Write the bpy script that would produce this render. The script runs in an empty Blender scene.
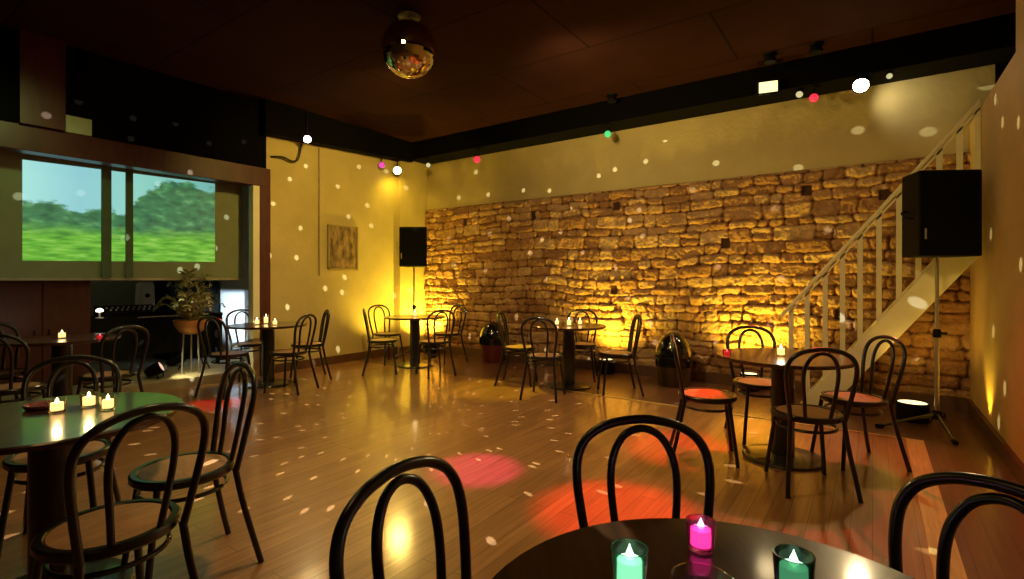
import bpy, bmesh, math, random
import numpy as np
from mathutils import Vector, Matrix

PI = math.pi
sc = bpy.context.scene
COL = sc.collection
YAW = math.radians(35.1)
CX, SX = math.cos(YAW), math.sin(YAW)
EYE = 1.3
F = 513.0

def W(lat, d, z=0.0):
    """metres right of / in front of the viewpoint -> room coordinates"""
    return Vector((lat * CX - d * SX, lat * SX + d * CX, z))

# ------------------------------------------------------------------ camera
cam_d = bpy.data.cameras.new('camera')
cam = bpy.data.objects.new('camera', cam_d)
COL.objects.link(cam)
cam.location = (0, 0, EYE)
cam.rotation_euler = (PI / 2, 0, YAW)
cam_d.sensor_width = 36.0
cam_d.lens = F / 1024 * 36
cam_d.shift_y = -10.5 / 1024
cam_d.clip_start = 0.02
sc.camera = cam

# ------------------------------------------------------------------ world + exposure
wd = bpy.data.worlds.new('world')
sc.world = wd
wd.use_nodes = True
wd.node_tree.nodes['Background'].inputs[0].default_value = (0.05, 0.035, 0.02, 1)
wd.node_tree.nodes['Background'].inputs[1].default_value = 0.1
sc.view_settings.view_transform = 'Standard'
sc.view_settings.look = 'None'
sc.view_settings.gamma = 1.0
sc.view_settings.use_curve_mapping = False
sc.view_settings.exposure = 0.0
sc.cycles.use_denoising = True
sc.cycles.sample_clamp_indirect = 4.0
sc.cycles.caustics_reflective = False
sc.cycles.caustics_refractive = False
sc.cycles.max_bounces = 8

# ------------------------------------------------------------------ lights
def aim(o, loc, target):
    o.location = loc
    d = Vector(target) - Vector(loc)
    o.rotation_euler = d.to_track_quat('-Z', 'Y').to_euler()

def spot(loc, target, power, color, angle=60, blend=0.5, size=0.03):
    l = bpy.data.lights.new('spot_light', 'SPOT')
    l.energy = power; l.color = color
    l.spot_size = math.radians(angle); l.spot_blend = blend
    l.shadow_soft_size = size
    o = bpy.data.objects.new('spot_light', l)
    COL.objects.link(o)
    aim(o, loc, target)
    return o

def point(loc, power, color, size=0.03):
    l = bpy.data.lights.new('point_light', 'POINT')
    l.energy = power; l.color = color; l.shadow_soft_size = size
    o = bpy.data.objects.new('point_light', l)
    COL.objects.link(o); o.location = loc
    return o

def area(loc, target, power, color, sx, sy):
    l = bpy.data.lights.new('area_light', 'AREA')
    l.shape = 'RECTANGLE'; l.size = sx; l.size_y = sy
    l.energy = power; l.color = color
    o = bpy.data.objects.new('area_light', l)
    COL.objects.link(o); aim(o, loc, target)
    return o

GOLD = (1.0, 0.60, 0.07)
YEL = (1.0, 0.68, 0.05)
WARM = (1.0, 0.66, 0.26)

# floor uplights (the cans themselves are built further down)
spot((-6.35, 6.50, 0.30), (-6.72, 6.75, 1.5), 260, YEL, 150, 0.9, 0.05)
spot((-6.30, 5.60, 0.26), (-6.78, 5.75, 1.6), 100, YEL, 130, 0.9, 0.05)
spot((-3.00, 6.42, 0.28), (-2.95, 6.82, 1.4), 170, YEL, 140, 0.9, 0.05)
spot((-1.18, 6.42, 0.28), (-1.15, 6.82, 1.5), 160, YEL, 140, 0.9, 0.05)
spot((0.30, 5.98, 0.30), (0.45, 6.80, 1.4), 16, GOLD, 110, 0.9, 0.05)
spot((0.68, 5.72, 0.10), (0.80, 5.72, 1.0), 26, YEL, 85, 0.9, 0.03)
# lamps under the beams
spot((0.04, 6.50, 3.26), (0.30, 6.82, 3.20), 5, (1.0, .88, .55), 110, 0.9, 0.03)
spot((-0.12, 6.22, 3.24), (-2.4, 3.6, 0.0), 200, (1, .72, .34), 95, 0.9, 0.05)
spot((-6.50, 5.95, 3.05), (-4.0, 3.6, 0.0), 110, (1, .64, .14), 105, 0.9, 0.16)
spot((-2.4, 2.0, 3.6), (-3.0, 3.3, 0.0), 220, (1, .70, .27), 118, 1.0, 0.15)  # added overhead floor fill, unseen, not one of the beam lamps
spot((-6.50, 5.95, 3.05), (-6.78, 6.1, 2.4), 14, YEL, 150, 0.9, 0.05)
spot((-6.40, 4.25, 3.18), (-4.5, 2.6, 0.0), 60, WARM, 110, 0.9, 0.05)
spot((-0.95, 6.22, 3.36), (-3.2, 4.2, 0.0), 50, (1, .74, .38), 110, 0.9, 0.1)
# added fill: unseen spots washing the walls, no fixtures built
spot((-2.6, 4.0, 3.1), (-2.5, 6.82, 3.05), 105, (1, .74, .26), 125, 1.0, 0.12)
spot((-2.6, 1.8, 3.5), (-2.4, 6.82, 1.6), 90, (1, .58, .15), 95, 0.9, 0.15)
spot((-3.9, 3.9, 3.5), (-6.78, 5.2, 2.0), 230, (1, .66, .12), 100, 0.9, 0.1)
spot((-1.4, -0.6, 3.5), (0.79, 4.4, 1.5), 85, (1, .62, .12), 60, 0.9, 0.2)
spot((-1.2, -0.8, 3.5), (0.1, 6.4, 1.5), 190, (1, .66, .2), 34, 0.9, 0.2)
# coloured pools
def pool(src, px, py, power, color, ang):
    d = 667.0 / (py - 279); t = W((px - 512) / F * d, d)
    spot(src, t, power, color, ang, 0.8, 0.02)
def overhead(px, py, power, color, ang):
    d = 667.0 / (py - 279); t = W((px - 512) / F * d, d)
    spot((t.x - .15, t.y + .35, 3.55), t, power, color, ang, 0.7, 0.03)
overhead(684, 448, 900, (1, .02, .015), 17)
overhead(615, 512, 1100, (1, .02, .015), 17)
overhead(476, 469, 900, (1, .02, .42), 12)
overhead(500, 388, 480, (1, .78, .02), 24)
overhead(215, 404, 700, (1, .02, .015), 12)
pool((-0.50, 6.15, 3.10), 840, 480, 230, (1, .05, .03), 50)
# added soft fill: unseen area lamps under the ceiling, no fittings modelled
area((-1.8, 0.2, 3.6), (-1.8, 0.8, 0), 5, (1.0, 0.55, 0.2), 0.6, 0.6)
area((-4.2, 1.0, 3.6), (-4.2, 1.4, 0), 7, (0.95, 0.7, 0.2), 0.6, 0.6)

# mirror-ball sparkle: a lamp at the ball throwing small spots of light around the room
def sparkle(loc, power):
    o = point(loc, power, (1.0, 0.98, 0.72), 0.0)
    l = o.data
    l.use_nodes = True
    nt = l.node_tree; N = nt.nodes; L = nt.links
    em = [n for n in N if n.type == 'EMISSION'][0]
    tc = N.new('ShaderNodeTexCoord')
    sp = N.new('ShaderNodeSeparateXYZ'); L.new(tc.outputs['Normal'], sp.inputs[0])
    at = N.new('ShaderNodeMath'); at.operation = 'ARCTAN2'
    L.new(sp.outputs[1], at.inputs[0]); L.new(sp.outputs[0], at.inputs[1])
    asn = N.new('ShaderNodeMath'); asn.operation = 'ARCSINE'; L.new(sp.outputs[2], asn.inputs[0])
    cb = N.new('ShaderNodeCombineXYZ'); L.new(at.outputs[0], cb.inputs[0]); L.new(asn.outputs[0], cb.inputs[1])
    vo = N.new('ShaderNodeTexVoronoi'); vo.voronoi_dimensions = '2D'; vo.feature = 'F1'
    vo.inputs['Scale'].default_value = 6.6; vo.inputs['Randomness'].default_value = 0.9
    L.new(cb.outputs[0], vo.inputs['Vector'])
    mr = N.new('ShaderNodeMapRange'); mr.clamp = True
    mr.inputs['From Min'].default_value = 0.072; mr.inputs['From Max'].default_value = 0.05
    mr.inputs['To Min'].default_value = 0.0; mr.inputs['To Max'].default_value = 1.0
    L.new(vo.outputs['Distance'], mr.inputs['Value'])
    dn = N.new('ShaderNodeMath'); dn.operation = 'LESS_THAN'; dn.inputs[1].default_value = 0.02
    L.new(sp.outputs[2], dn.inputs[0])
    ml = N.new('ShaderNodeMath'); ml.operation = 'MULTIPLY'
    pw = N.new('ShaderNodeMapRange'); pw.inputs['From Min'].default_value = -0.25; pw.inputs['From Max'].default_value = -0.7
    pw.inputs['To Min'].default_value = 1.0; pw.inputs['To Max'].default_value = 2.2; pw.clamp = True
    L.new(sp.outputs[2], pw.inputs['Value'])
    m3 = N.new('ShaderNodeMath'); m3.operation = 'MULTIPLY'; L.new(mr.outputs[0], m3.inputs[0]); L.new(pw.outputs[0], m3.inputs[1])
    L.new(m3.outputs[0], ml.inputs[0]); L.new(dn.outputs[0], ml.inputs[1]); L.new(ml.outputs[0], em.inputs['Strength'])
BALL = Vector((-3.44, 3.27, 3.38))
sparkle((BALL.x, BALL.y, BALL.z - 0.29), 560)

# ------------------------------------------------------------------ materials
def mat(name, col, rough=0.5, metal=0.0, var=0.12, scale=8.0, bump=0.0, bscale=40.0,
        coat=0.0, emit=None, estr=0.0, trans=0.0, spec=0.5, stretch=None, crough=0.05):
    m = bpy.data.materials.new(name); m.use_nodes = True
    nt = m.node_tree; N = nt.nodes; L = nt.links
    b = N['Principled BSDF']
    tc = N.new('ShaderNodeTexCoord')
    mp = N.new('ShaderNodeMapping')
    L.new(tc.outputs['Object'], mp.inputs[0])
    if stretch: mp.inputs['Scale'].default_value = stretch
    nz = N.new('ShaderNodeTexNoise'); nz.inputs['Scale'].default_value = scale
    nz.inputs['Detail'].default_value = 5
    L.new(mp.outputs[0], nz.inputs['Vector'])
    cr = N.new('ShaderNodeValToRGB')
    cr.color_ramp.elements[0].position = 0.3; cr.color_ramp.elements[1].position = 0.7
    cr.color_ramp.elements[0].color = tuple(max(0, c * (1 - var)) for c in col) + (1,)
    cr.color_ramp.elements[1].color = tuple(min(1, c * (1 + var)) for c in col) + (1,)
    L.new(nz.outputs[0], cr.inputs[0]); L.new(cr.outputs[0], b.inputs['Base Color'])
    b.inputs['Roughness'].default_value = rough
    b.inputs['Metallic'].default_value = metal
    b.inputs['Specular IOR Level'].default_value = spec
    b.inputs['Coat Weight'].default_value = coat
    b.inputs['Coat Roughness'].default_value = crough
    b.inputs['Transmission Weight'].default_value = trans
    if emit:
        b.inputs['Emission Color'].default_value = emit + (1,)
        b.inputs['Emission Strength'].default_value = estr
    if bump:
        n2 = N.new('ShaderNodeTexNoise'); n2.inputs['Scale'].default_value = bscale
        n2.inputs['Detail'].default_value = 6
        L.new(mp.outputs[0], n2.inputs['Vector'])
        bp = N.new('ShaderNodeBump'); bp.inputs['Strength'].default_value = bump
        bp.inputs['Distance'].default_value = 0.02
        L.new(n2.outputs[0], bp.inputs['Height']); L.new(bp.outputs[0], b.inputs['Normal'])
    return m

M = {}
M['plaster'] = mat('plaster', (0.56, 0.46, 0.22), 0.8, var=0.08, scale=3, bump=0.25, bscale=18)
M['plaster_right'] = mat('plaster_right', (0.60, 0.42, 0.18), 0.65, var=0.10, scale=2.5, bump=0.25, bscale=12)
M['black_paint'] = mat('black_paint', (0.0025, 0.002, 0.002), 0.9, spec=0.1)
M['stage_wall'] = mat('stage_wall', (0.30, 0.32, 0.27), 0.8, var=0.08)
M['stage_side'] = mat('stage_side', (0.75, 0.80, 0.82), 0.7, var=0.04)
M['stage_floor'] = mat('stage_floor', (0.45, 0.40, 0.28), 0.6, var=0.15, scale=5)
M['red_wood'] = mat('red_wood', (0.07, 0.012, 0.008), 0.4, var=0.25, scale=6, stretch=(3, 3, 0.6))
M['dark_wood'] = mat('dark_wood', (0.05, 0.022, 0.012), 0.45, var=0.3, scale=8)
M['baseboard'] = mat('baseboard_wood', (0.10, 0.045, 0.025), 0.5, var=0.2)
M['strip_wood'] = mat('strip_wood', (0.60, 0.46, 0.17), 0.4, var=0.18, scale=7, stretch=(6, 0.6, 1))
M['black_tube'] = mat('black_tube', (0.008, 0.007, 0.007), 0.3, spec=0.5, coat=0.35, crough=0.2)
M['cane'] = mat('seat_veneer', (0.46, 0.25, 0.13), 0.4, var=0.2, scale=14, stretch=(1, 4, 1))
M['column'] = mat('black_column', (0.012, 0.010, 0.010), 0.35, coat=0.3)
M['black'] = mat('black_plastic', (0.004, 0.004, 0.004), 0.6, spec=0.15)
M['grille'] = mat('speaker_grille', (0.003, 0.003, 0.003), 0.8, spec=0.1, bump=0.6, bscale=300)
M['steel'] = mat('steel', (0.55, 0.52, 0.45), 0.3, metal=0.9)
M['white_paint'] = mat('white_paint', (0.82, 0.77, 0.60), 0.5, var=0.05)
M['white_plastic'] = mat('white_plastic', (0.7, 0.7, 0.62), 0.4)
M['bin_red'] = mat('bin_red', (0.10, 0.012, 0.018), 0.4)
M['gloss_black'] = mat('gloss_black', (0.006, 0.006, 0.007), 0.12, coat=0.5)
M['pot'] = mat('copper_pot', (0.75, 0.38, 0.13), 0.35, metal=0.6)
M['leaf'] = mat('leaf', (0.22, 0.22, 0.08), 0.5, var=0.35, scale=20)
M['leaf_pale'] = mat('leaf_pale', (0.42, 0.40, 0.20), 0.5, var=0.3, scale=20)
M['brass'] = mat('cymbal_metal', (0.03, 0.035, 0.02), 0.35, metal=0.7)
M['cable'] = mat('cable', (0.02, 0.018, 0.015), 0.5)
M['conduit'] = mat('conduit', (0.30, 0.25, 0.12), 0.5)
M['fabric'] = mat('screen_fabric', (0.24, 0.28, 0.19), 0.85, var=0.05)
M['shadow_green'] = mat('shadow_green', (0.10, 0.15, 0.09), 0.7)
M['lit_patch'] = mat('lit_patch_pale', (0.45, 0.45, 0.30), 0.7)
M['grey_lid'] = mat('grey_plate', (0.35, 0.33, 0.28), 0.4)

def emis(name, col, s):
    return mat(name, tuple(c * .12 for c in col), 0.4, emit=col, estr=s)
M['lens_white'] = emis('lens_white', (1.0, 0.85, 0.55), 40)
M['lens_yellow'] = emis('lens_yellow', (1.0, 0.86, 0.35), 14)
M['lens_cool'] = emis('lens_cool', (0.95, 1.0, 0.85), 25)
M['lens_flood'] = emis('lens_flood', (1.0, 0.80, 0.35), 1.8)
M['lens_red'] = emis('lens_red', (1.0, 0.03, 0.06), 1.3)
M['lens_pink'] = emis('lens_pink', (1.0, 0.08, 0.5), 0.9)
M['lens_green'] = emis('lens_green', (0.10, 0.85, 0.25), 0.9)
M['lens_dim'] = emis('lens_dim', (0.75, 0.70, 0.35), 0.8)
M['lens_amber'] = emis('lens_amber', (1.0, 0.75, 0.35), 2.2)
M['lens_floor'] = emis('lens_floor', (1.0, .62, .45), 0.9)
M['flame'] = emis('candle_flame', (1.0, 0.80, 0.35), 16)
M['flame_green'] = emis('flame_green', (0.55, 1.0, 0.65), 4)
M['flame_pink'] = emis('flame_pink', (1.0, 0.45, 0.75), 5)
M['flame_red'] = emis('flame_red', (1.0, 0.35, 0.22), 2)
M['wax'] = mat('wax', (0.8, 0.72, 0.5), 0.5, emit=(1, .62, .2), estr=2.2)  # wax materials emit, putting the cup's candlelit glow into them
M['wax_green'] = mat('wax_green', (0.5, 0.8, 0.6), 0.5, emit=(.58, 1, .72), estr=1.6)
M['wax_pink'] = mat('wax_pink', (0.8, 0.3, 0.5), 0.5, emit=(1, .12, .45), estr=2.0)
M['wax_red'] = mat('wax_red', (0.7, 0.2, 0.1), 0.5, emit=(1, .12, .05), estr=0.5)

def glass(name, col, rough=0.05):
    m = bpy.data.materials.new(name); m.use_nodes = True
    nt = m.node_tree; N = nt.nodes; L = nt.links
    b = N['Principled BSDF']
    nz = N.new('ShaderNodeTexNoise'); nz.inputs['Scale'].default_value = 30
    mr = N.new('ShaderNodeMapRange'); mr.inputs['To Min'].default_value = rough; mr.inputs['To Max'].default_value = rough + 0.08
    L.new(nz.outputs[0], mr.inputs[0]); L.new(mr.outputs[0], b.inputs['Roughness'])
    b.inputs['Base Color'].default_value = col + (1,)
    b.inputs['Transmission Weight'].default_value = 1.0
    b.inputs['IOR'].default_value = 1.3
    return m
M['glass'] = glass('clear_glass', (0.95, 0.92, 0.85))
M['glass_green'] = glass('green_glass', (0.35, 0.75, 0.5), 0.15)
M['glass_pink'] = glass('pink_glass', (0.95, 0.25, 0.55), 0.15)
M['glass_dark'] = glass('dark_green_glass', (0.06, 0.16, 0.10), 0.1)

# mirror
m = mat('mirror_tiles', (0.75, 0.68, 0.5), 0.04, metal=1.0, var=0.03); M['mirror'] = m

# table top wood: long grain, lacquered
def tabletop_mat():
    m = mat('table_top_wood', (0.055, 0.022, 0.009), 0.28, var=0.45, scale=5, stretch=(9, 0.8, 1), coat=0.65, crough=0.10, spec=0.25)
    return m
M['table_top'] = tabletop_mat()

# floor: planks running along +Y
def floor_mat(name, c1, c2, rough):
    m = bpy.data.materials.new(name); m.use_nodes = True
    nt = m.node_tree; N = nt.nodes; L = nt.links
    b = N['Principled BSDF']
    tc = N.new('ShaderNodeTexCoord')
    mp = N.new('ShaderNodeMapping'); mp.inputs['Rotation'].default_value = (0, 0, PI / 2)
    L.new(tc.outputs['Object'], mp.inputs[0])
    br = N.new('ShaderNodeTexBrick')
    br.inputs['Scale'].default_value = 1.0
    br.inputs['Brick Width'].default_value = 1.25
    br.inputs['Row Height'].default_value = 0.095
    br.inputs['Mortar Size'].default_value = 0.0022
    br.inputs['Mortar Smooth'].default_value = 0.3
    br.inputs['Color1'].default_value = c1 + (1,)
    br.inputs['Color2'].default_value = c2 + (1,)
    br.inputs['Mortar'].default_value = tuple(x * 0.35 for x in c1) + (1,)
    br.offset = 0.37
    L.new(mp.outputs[0], br.inputs[0])
    mp2 = N.new('ShaderNodeMapping'); mp2.inputs['Scale'].default_value = (14, 0.9, 1)
    L.new(tc.outputs['Object'], mp2.inputs[0])
    nz = N.new('ShaderNodeTexNoise'); nz.inputs['Scale'].default_value = 2.5; nz.inputs['Detail'].default_value = 6
    L.new(mp2.outputs[0], nz.inputs[0])
    mx = N.new('ShaderNodeMix'); mx.data_type = 'RGBA'; mx.blend_type = 'MULTIPLY'
    mx.inputs[0].default_value = 0.75
    cr = N.new('ShaderNodeValToRGB')
    cr.color_ramp.elements[0].position = 0.3; cr.color_ramp.elements[0].color = (0.62, 0.55, 0.5, 1)
    cr.color_ramp.elements[1].position = 0.65; cr.color_ramp.elements[1].color = (1.05, 1.05, 1.05, 1)
    L.new(nz.outputs[0], cr.inputs[0])
    L.new(br.outputs[0], mx.inputs[6]); L.new(cr.outputs[0], mx.inputs[7])
    L.new(mx.outputs[2], b.inputs['Base Color'])
    b.inputs['Roughness'].default_value = rough
    b.inputs['Coat Weight'].default_value = 0.75
    b.inputs['Coat Roughness'].default_value = 0.13
    bp = N.new('ShaderNodeBump'); bp.inputs['Strength'].default_value = 0.12; bp.inputs['Distance'].default_value = 0.002
    L.new(nz.outputs[0], bp.inputs['Height']); L.new(bp.outputs[0], b.inputs['Normal'])
    return m
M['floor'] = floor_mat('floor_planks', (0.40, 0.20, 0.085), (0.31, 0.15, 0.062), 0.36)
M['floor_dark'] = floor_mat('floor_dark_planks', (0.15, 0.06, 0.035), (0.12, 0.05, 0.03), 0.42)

# ceiling: large boards with seams along X
def ceiling_mat():
    m = bpy.data.materials.new('ceiling_boards'); m.use_nodes = True
    nt = m.node_tree; N = nt.nodes; L = nt.links
    b = N['Principled BSDF']
    tc = N.new('ShaderNodeTexCoord')
    br = N.new('ShaderNodeTexBrick')
    br.inputs['Scale'].default_value = 1.0
    br.inputs['Brick Width'].default_value = 2.4
    br.inputs['Row Height'].default_value = 1.2
    br.inputs['Mortar Size'].default_value = 0.008
    br.inputs['Color1'].default_value = (0.042, 0.013, 0.012, 1)
    br.inputs['Color2'].default_value = (0.037, 0.011, 0.010, 1)
    br.inputs['Mortar'].default_value = (0.006, 0.002, 0.002, 1)
    L.new(tc.outputs['Object'], br.inputs[0])
    nz = N.new('ShaderNodeTexNoise'); nz.inputs['Scale'].default_value = 2.2; nz.inputs['Detail'].default_value = 6
    L.new(tc.outputs['Object'], nz.inputs[0])
    mx = N.new('ShaderNodeMix'); mx.data_type = 'RGBA'; mx.blend_type = 'MULTIPLY'; mx.inputs[0].default_value = 0.5
    L.new(br.outputs[0], mx.inputs[6]); L.new(nz.outputs[0], mx.inputs[7])
    L.new(mx.outputs[2], b.inputs['Base Color'])
    b.inputs['Roughness'].default_value = 0.9
    b.inputs['Specular IOR Level'].default_value = 0.08
    return m
M['ceiling'] = ceiling_mat()

# stone: tone attribute per stone, noise on top
def stone_mat():
    m = bpy.data.materials.new('rubble_stone'); m.use_nodes = True
    nt = m.node_tree; N = nt.nodes; L = nt.links
    b = N['Principled BSDF']
    a = N.new('ShaderNodeAttribute'); a.attribute_name = 'tone'
    cr = N.new('ShaderNodeValToRGB')
    e = cr.color_ramp.elements
    e[0].position = 0.0; e[0].color = (0.07, 0.027, 0.012, 1)
    e[1].position = 1.0; e[1].color = (0.54, 0.35, 0.19, 1)
    x = e.new(0.25); x.color = (0.27, 0.125, 0.055, 1)
    x = e.new(0.6); x.color = (0.42, 0.23, 0.11, 1)
    L.new(a.outputs['Fac'], cr.inputs[0])
    tc = N.new('ShaderNodeTexCoord')
    nz = N.new('ShaderNodeTexNoise'); nz.inputs['Scale'].default_value = 9; nz.inputs['Detail'].default_value = 8
    L.new(tc.outputs['Object'], nz.inputs[0])
    mx = N.new('ShaderNodeMix'); mx.data_type = 'RGBA'; mx.blend_type = 'OVERLAY'; mx.inputs[0].default_value = 0.55
    L.new(cr.outputs[0], mx.inputs[6]); L.new(nz.outputs[0], mx.inputs[7])
    L.new(mx.outputs[2], b.inputs['Base Color'])
    b.inputs['Roughness'].default_value = 0.85
    n2 = N.new('ShaderNodeTexNoise'); n2.inputs['Scale'].default_value = 35; n2.inputs['Detail'].default_value = 8
    L.new(tc.outputs['Object'], n2.inputs[0])
    bp = N.new('ShaderNodeBump'); bp.inputs['Strength'].default_value = 0.9; bp.inputs['Distance'].default_value = 0.03
    L.new(n2.outputs[0], bp.inputs['Height']); L.new(bp.outputs[0], b.inputs['Normal'])
    return m
M['stone'] = stone_mat()

# projected landscape: sky, tree line, meadow (UV 0..1)
def picture_mat():
    m = bpy.data.materials.new('projected_landscape'); m.use_nodes = True
    nt = m.node_tree; N = nt.nodes; L = nt.links
    b = N['Principled BSDF']
    uv = N.new('ShaderNodeTexCoord'); sp = N.new('ShaderNodeSeparateXYZ')
    L.new(uv.outputs['UV'], sp.inputs[0])
    def math_(op, a, c):
        n = N.new('ShaderNodeMath'); n.operation = op
        for i, v in enumerate((a, c)):
            if v is None: continue
            if isinstance(v, (int, float)): n.inputs[i].default_value = v
            else: L.new(v, n.inputs[i])
        return n.outputs[0]
    def noise(sc_, det, stretch=(1, 1, 1)):
        mp = N.new('ShaderNodeMapping'); mp.inputs['Scale'].default_value = stretch
        L.new(uv.outputs['UV'], mp.inputs[0])
        n = N.new('ShaderNodeTexNoise'); n.inputs['Scale'].default_value = sc_; n.inputs['Detail'].default_value = det
        L.new(mp.outputs[0], n.inputs[0]); return n.outputs[0]
    def ramp(v, stops):
        r = N.new('ShaderNodeValToRGB'); e = r.color_ramp.elements
        e[0].position, e[0].color = stops[0][0], stops[0][1] + (1,)
        e[1].position, e[1].color = stops[-1][0], stops[-1][1] + (1,)
        for p, c in stops[1:-1]:
            x = e.new(p); x.color = c + (1,)
        L.new(v, r.inputs[0]); return r.outputs[0]
    def mix(f, a, c):
        x = N.new('ShaderNodeMix'); x.data_type = 'RGBA'
        L.new(f, x.inputs[0]); L.new(a, x.inputs[6]); L.new(c, x.inputs[7]); return x.outputs[2]
    u, v = sp.outputs[0], sp.outputs[1]
    sky = ramp(u, [(0.0, (0.42, 0.85, 0.80)), (0.25, (0.30, 0.66, 0.72)), (0.5, (0.30, 0.72, 0.62)), (1.0, (0.18, 0.5, 0.45))])
    meadow = ramp(noise(9, 4, (1, 3, 1)), [(0.3, (0.05, 0.24, 0.03)), (0.5, (0.14, 0.48, 0.04)), (0.72, (0.34, 0.68, 0.12))])
    trees = ramp(noise(14, 6), [(0.3, (0.02, 0.10, 0.05)), (0.55, (0.05, 0.22, 0.09)), (0.75, (0.16, 0.42, 0.16))])
    # tree line height by u
    hl = ramp(u, [(0.0, (0.55,) * 3), (0.12, (0.60,) * 3), (0.22, (0.50,) * 3), (0.36, (0.55,) * 3), (0.46, (0.50,) * 3), (0.55, (0.72,) * 3), (0.68, (0.93,) * 3), (0.84, (0.95,) * 3), (0.93, (0.86,) * 3), (1.0, (0.9,) * 3)])
    h2 = math_('ADD', math_('ADD', hl, -0.10), math_('MULTIPLY', noise(16, 5), 0.2))
    isky = math_('MULTIPLY', math_('SUBTRACT', v, h2), 25)
    isky = N.new('ShaderNodeClamp').outputs[0] if False else math_('MINIMUM', math_('MAXIMUM', isky, 0), 1)
    mh = math_('ADD', math_('MULTIPLY', noise(7, 3), 0.2), 0.30)
    imd = math_('MINIMUM', math_('MAXIMUM', math_('MULTIPLY', math_('SUBTRACT', mh, v), 7), 0), 1)
    c = mix(imd, trees, meadow)
    c = mix(isky, c, sky)
    b.inputs['Base Color'].default_value = (0.1, 0.1, 0.1, 1)
    b.inputs['Roughness'].default_value = 0.9
    L.new(c, b.inputs['Emission Color']); b.inputs['Emission Strength'].default_value = 0.9
    return m
M['picture'] = picture_mat()

# ------------------------------------------------------------------ mesh builder
class MB:
    def __init__(s): s.v = []; s.f = []
    def add(s, vs, fs):
        o = len(s.v); s.v += [tuple(p) for p in vs]; s.f += [tuple(i + o for i in q) for q in fs]
    def box(s, x0, x1, y0, y1, z0, z1):
        vs = [(x, y, z) for z in (z0, z1) for y in (y0, y1) for x in (x0, x1)]
        s.add(vs, [(0, 2, 3, 1), (4, 5, 7, 6), (0, 1, 5, 4), (2, 6, 7, 3), (0, 4, 6, 2), (1, 3, 7, 5)])
    def prism(s, poly, axis, a0, a1):
        n = len(poly); vs = []
        for a in (a0, a1):
            for p in poly:
                if axis == 'y': vs.append((p[0], a, p[1]))
                elif axis == 'x': vs.append((a, p[0], p[1]))
                else: vs.append((p[0], p[1], a))
        fs = [tuple(range(n))[::-1], tuple(range(n, 2 * n))]
        fs += [(i, (i + 1) % n, (i + 1) % n + n, i + n) for i in range(n)]
        s.add(vs, fs)
    def lathe(s, prof, seg=24, c=(0, 0, 0), rot=None):
        vs = []; fs = []; n = len(prof)
        for k in range(seg):
            a = 2 * PI * k / seg
            for r, z in prof:
                p = Vector((r * math.cos(a), r * math.sin(a), z))
                if rot is not None: p = rot @ p
                vs.append(p + Vector(c))
        for k in range(seg):
            k2 = (k + 1) % seg
            for i in range(n - 1):
                fs.append((k * n + i, k2 * n + i, k2 * n + i + 1, k * n + i + 1))
        s.add(vs, fs)
        if prof[0][0] > 1e-6: s.f.append(tuple(len(s.v) - seg * n + k * n for k in range(seg))[::-1])
        if prof[-1][0] > 1e-6: s.f.append(tuple(len(s.v) - seg * n + k * n + n - 1 for k in range(seg)))
    def tube(s, pts, r, seg=10, closed=False, sub=4, flat=1.0):
        P = [Vector(p) for p in pts]
        if sub > 1 and len(P) > 2: P = catmull(P, sub, closed)
        n = len(P); rings = []; up = None
        rr = r if callable(r) else (lambda t: r)
        for i in range(n):
            if closed: t = (P[(i + 1) % n] - P[i - 1]).normalized()
            else: t = (P[min(i + 1, n - 1)] - P[max(i - 1, 0)]).normalized()
            if up is None:
                up = Vector((0, 0, 1)) if abs(t.z) < 0.9 else Vector((1, 0, 0))
            a = t.cross(up).normalized(); up = a.cross(t).normalized()
            R = rr(i / max(1, n - 1))
            rings.append([P[i] + (a * math.cos(2 * PI * k / seg) + up * flat * math.sin(2 * PI * k / seg)) * R for k in range(seg)])
        vs = [p for g in rings for p in g]; fs = []
        m_ = n if closed else n - 1
        for i in range(m_):
            j = (i + 1) % n
            for k in range(seg):
                k2 = (k + 1) % seg
                fs.append((i * seg + k, i * seg + k2, j * seg + k2, j * seg + k))
        if not closed:
            fs.append(tuple(range(seg))[::-1]); fs.append(tuple((n - 1) * seg + k for k in range(seg)))
        s.add(vs, fs)
    def build(s, name, m, parent=None, smooth=False, bevel=0.0, loc=None, rot=None):
        me = bpy.data.meshes.new(name); me.from_pydata(s.v, [], s.f); me.update()
        bm = bmesh.new(); bm.from_mesh(me); bmesh.ops.recalc_face_normals(bm, faces=bm.faces)
        bm.to_mesh(me); bm.free()
        me.materials.append(m)
        o = bpy.data.objects.new(name, me); COL.objects.link(o)
        if smooth:
            for p in me.polygons: p.use_smooth = True
            md = o.modifiers.new('split', 'EDGE_SPLIT'); md.split_angle = math.radians(40)
        if bevel:
            md = o.modifiers.new('bevel', 'BEVEL'); md.width = bevel; md.segments = 2; md.limit_method = 'ANGLE'
        if parent is not None: o.parent = parent
        if loc is not None: o.location = loc
        if rot is not None: o.rotation_euler = rot
        return o

def catmull(P, sub, closed=False):
    n = len(P); out = []
    rng = range(n) if closed else range(n - 1)
    for i in rng:
        p0 = P[i - 1] if (closed or i > 0) else P[0] * 2 - P[1]
        p1 = P[i]; p2 = P[(i + 1) % n]
        p3 = P[(i + 2) % n] if (closed or i + 2 < n) else P[-1] * 2 - P[-2]
        for k in range(sub):
            t = k / sub
            out.append(0.5 * ((2 * p1) + (p2 - p0) * t + (2 * p0 - 5 * p1 + 4 * p2 - p3) * t * t + (3 * p1 - p0 - 3 * p2 + p3) * t ** 3))
    if not closed: out.append(P[-1].copy())
    return out

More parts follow.
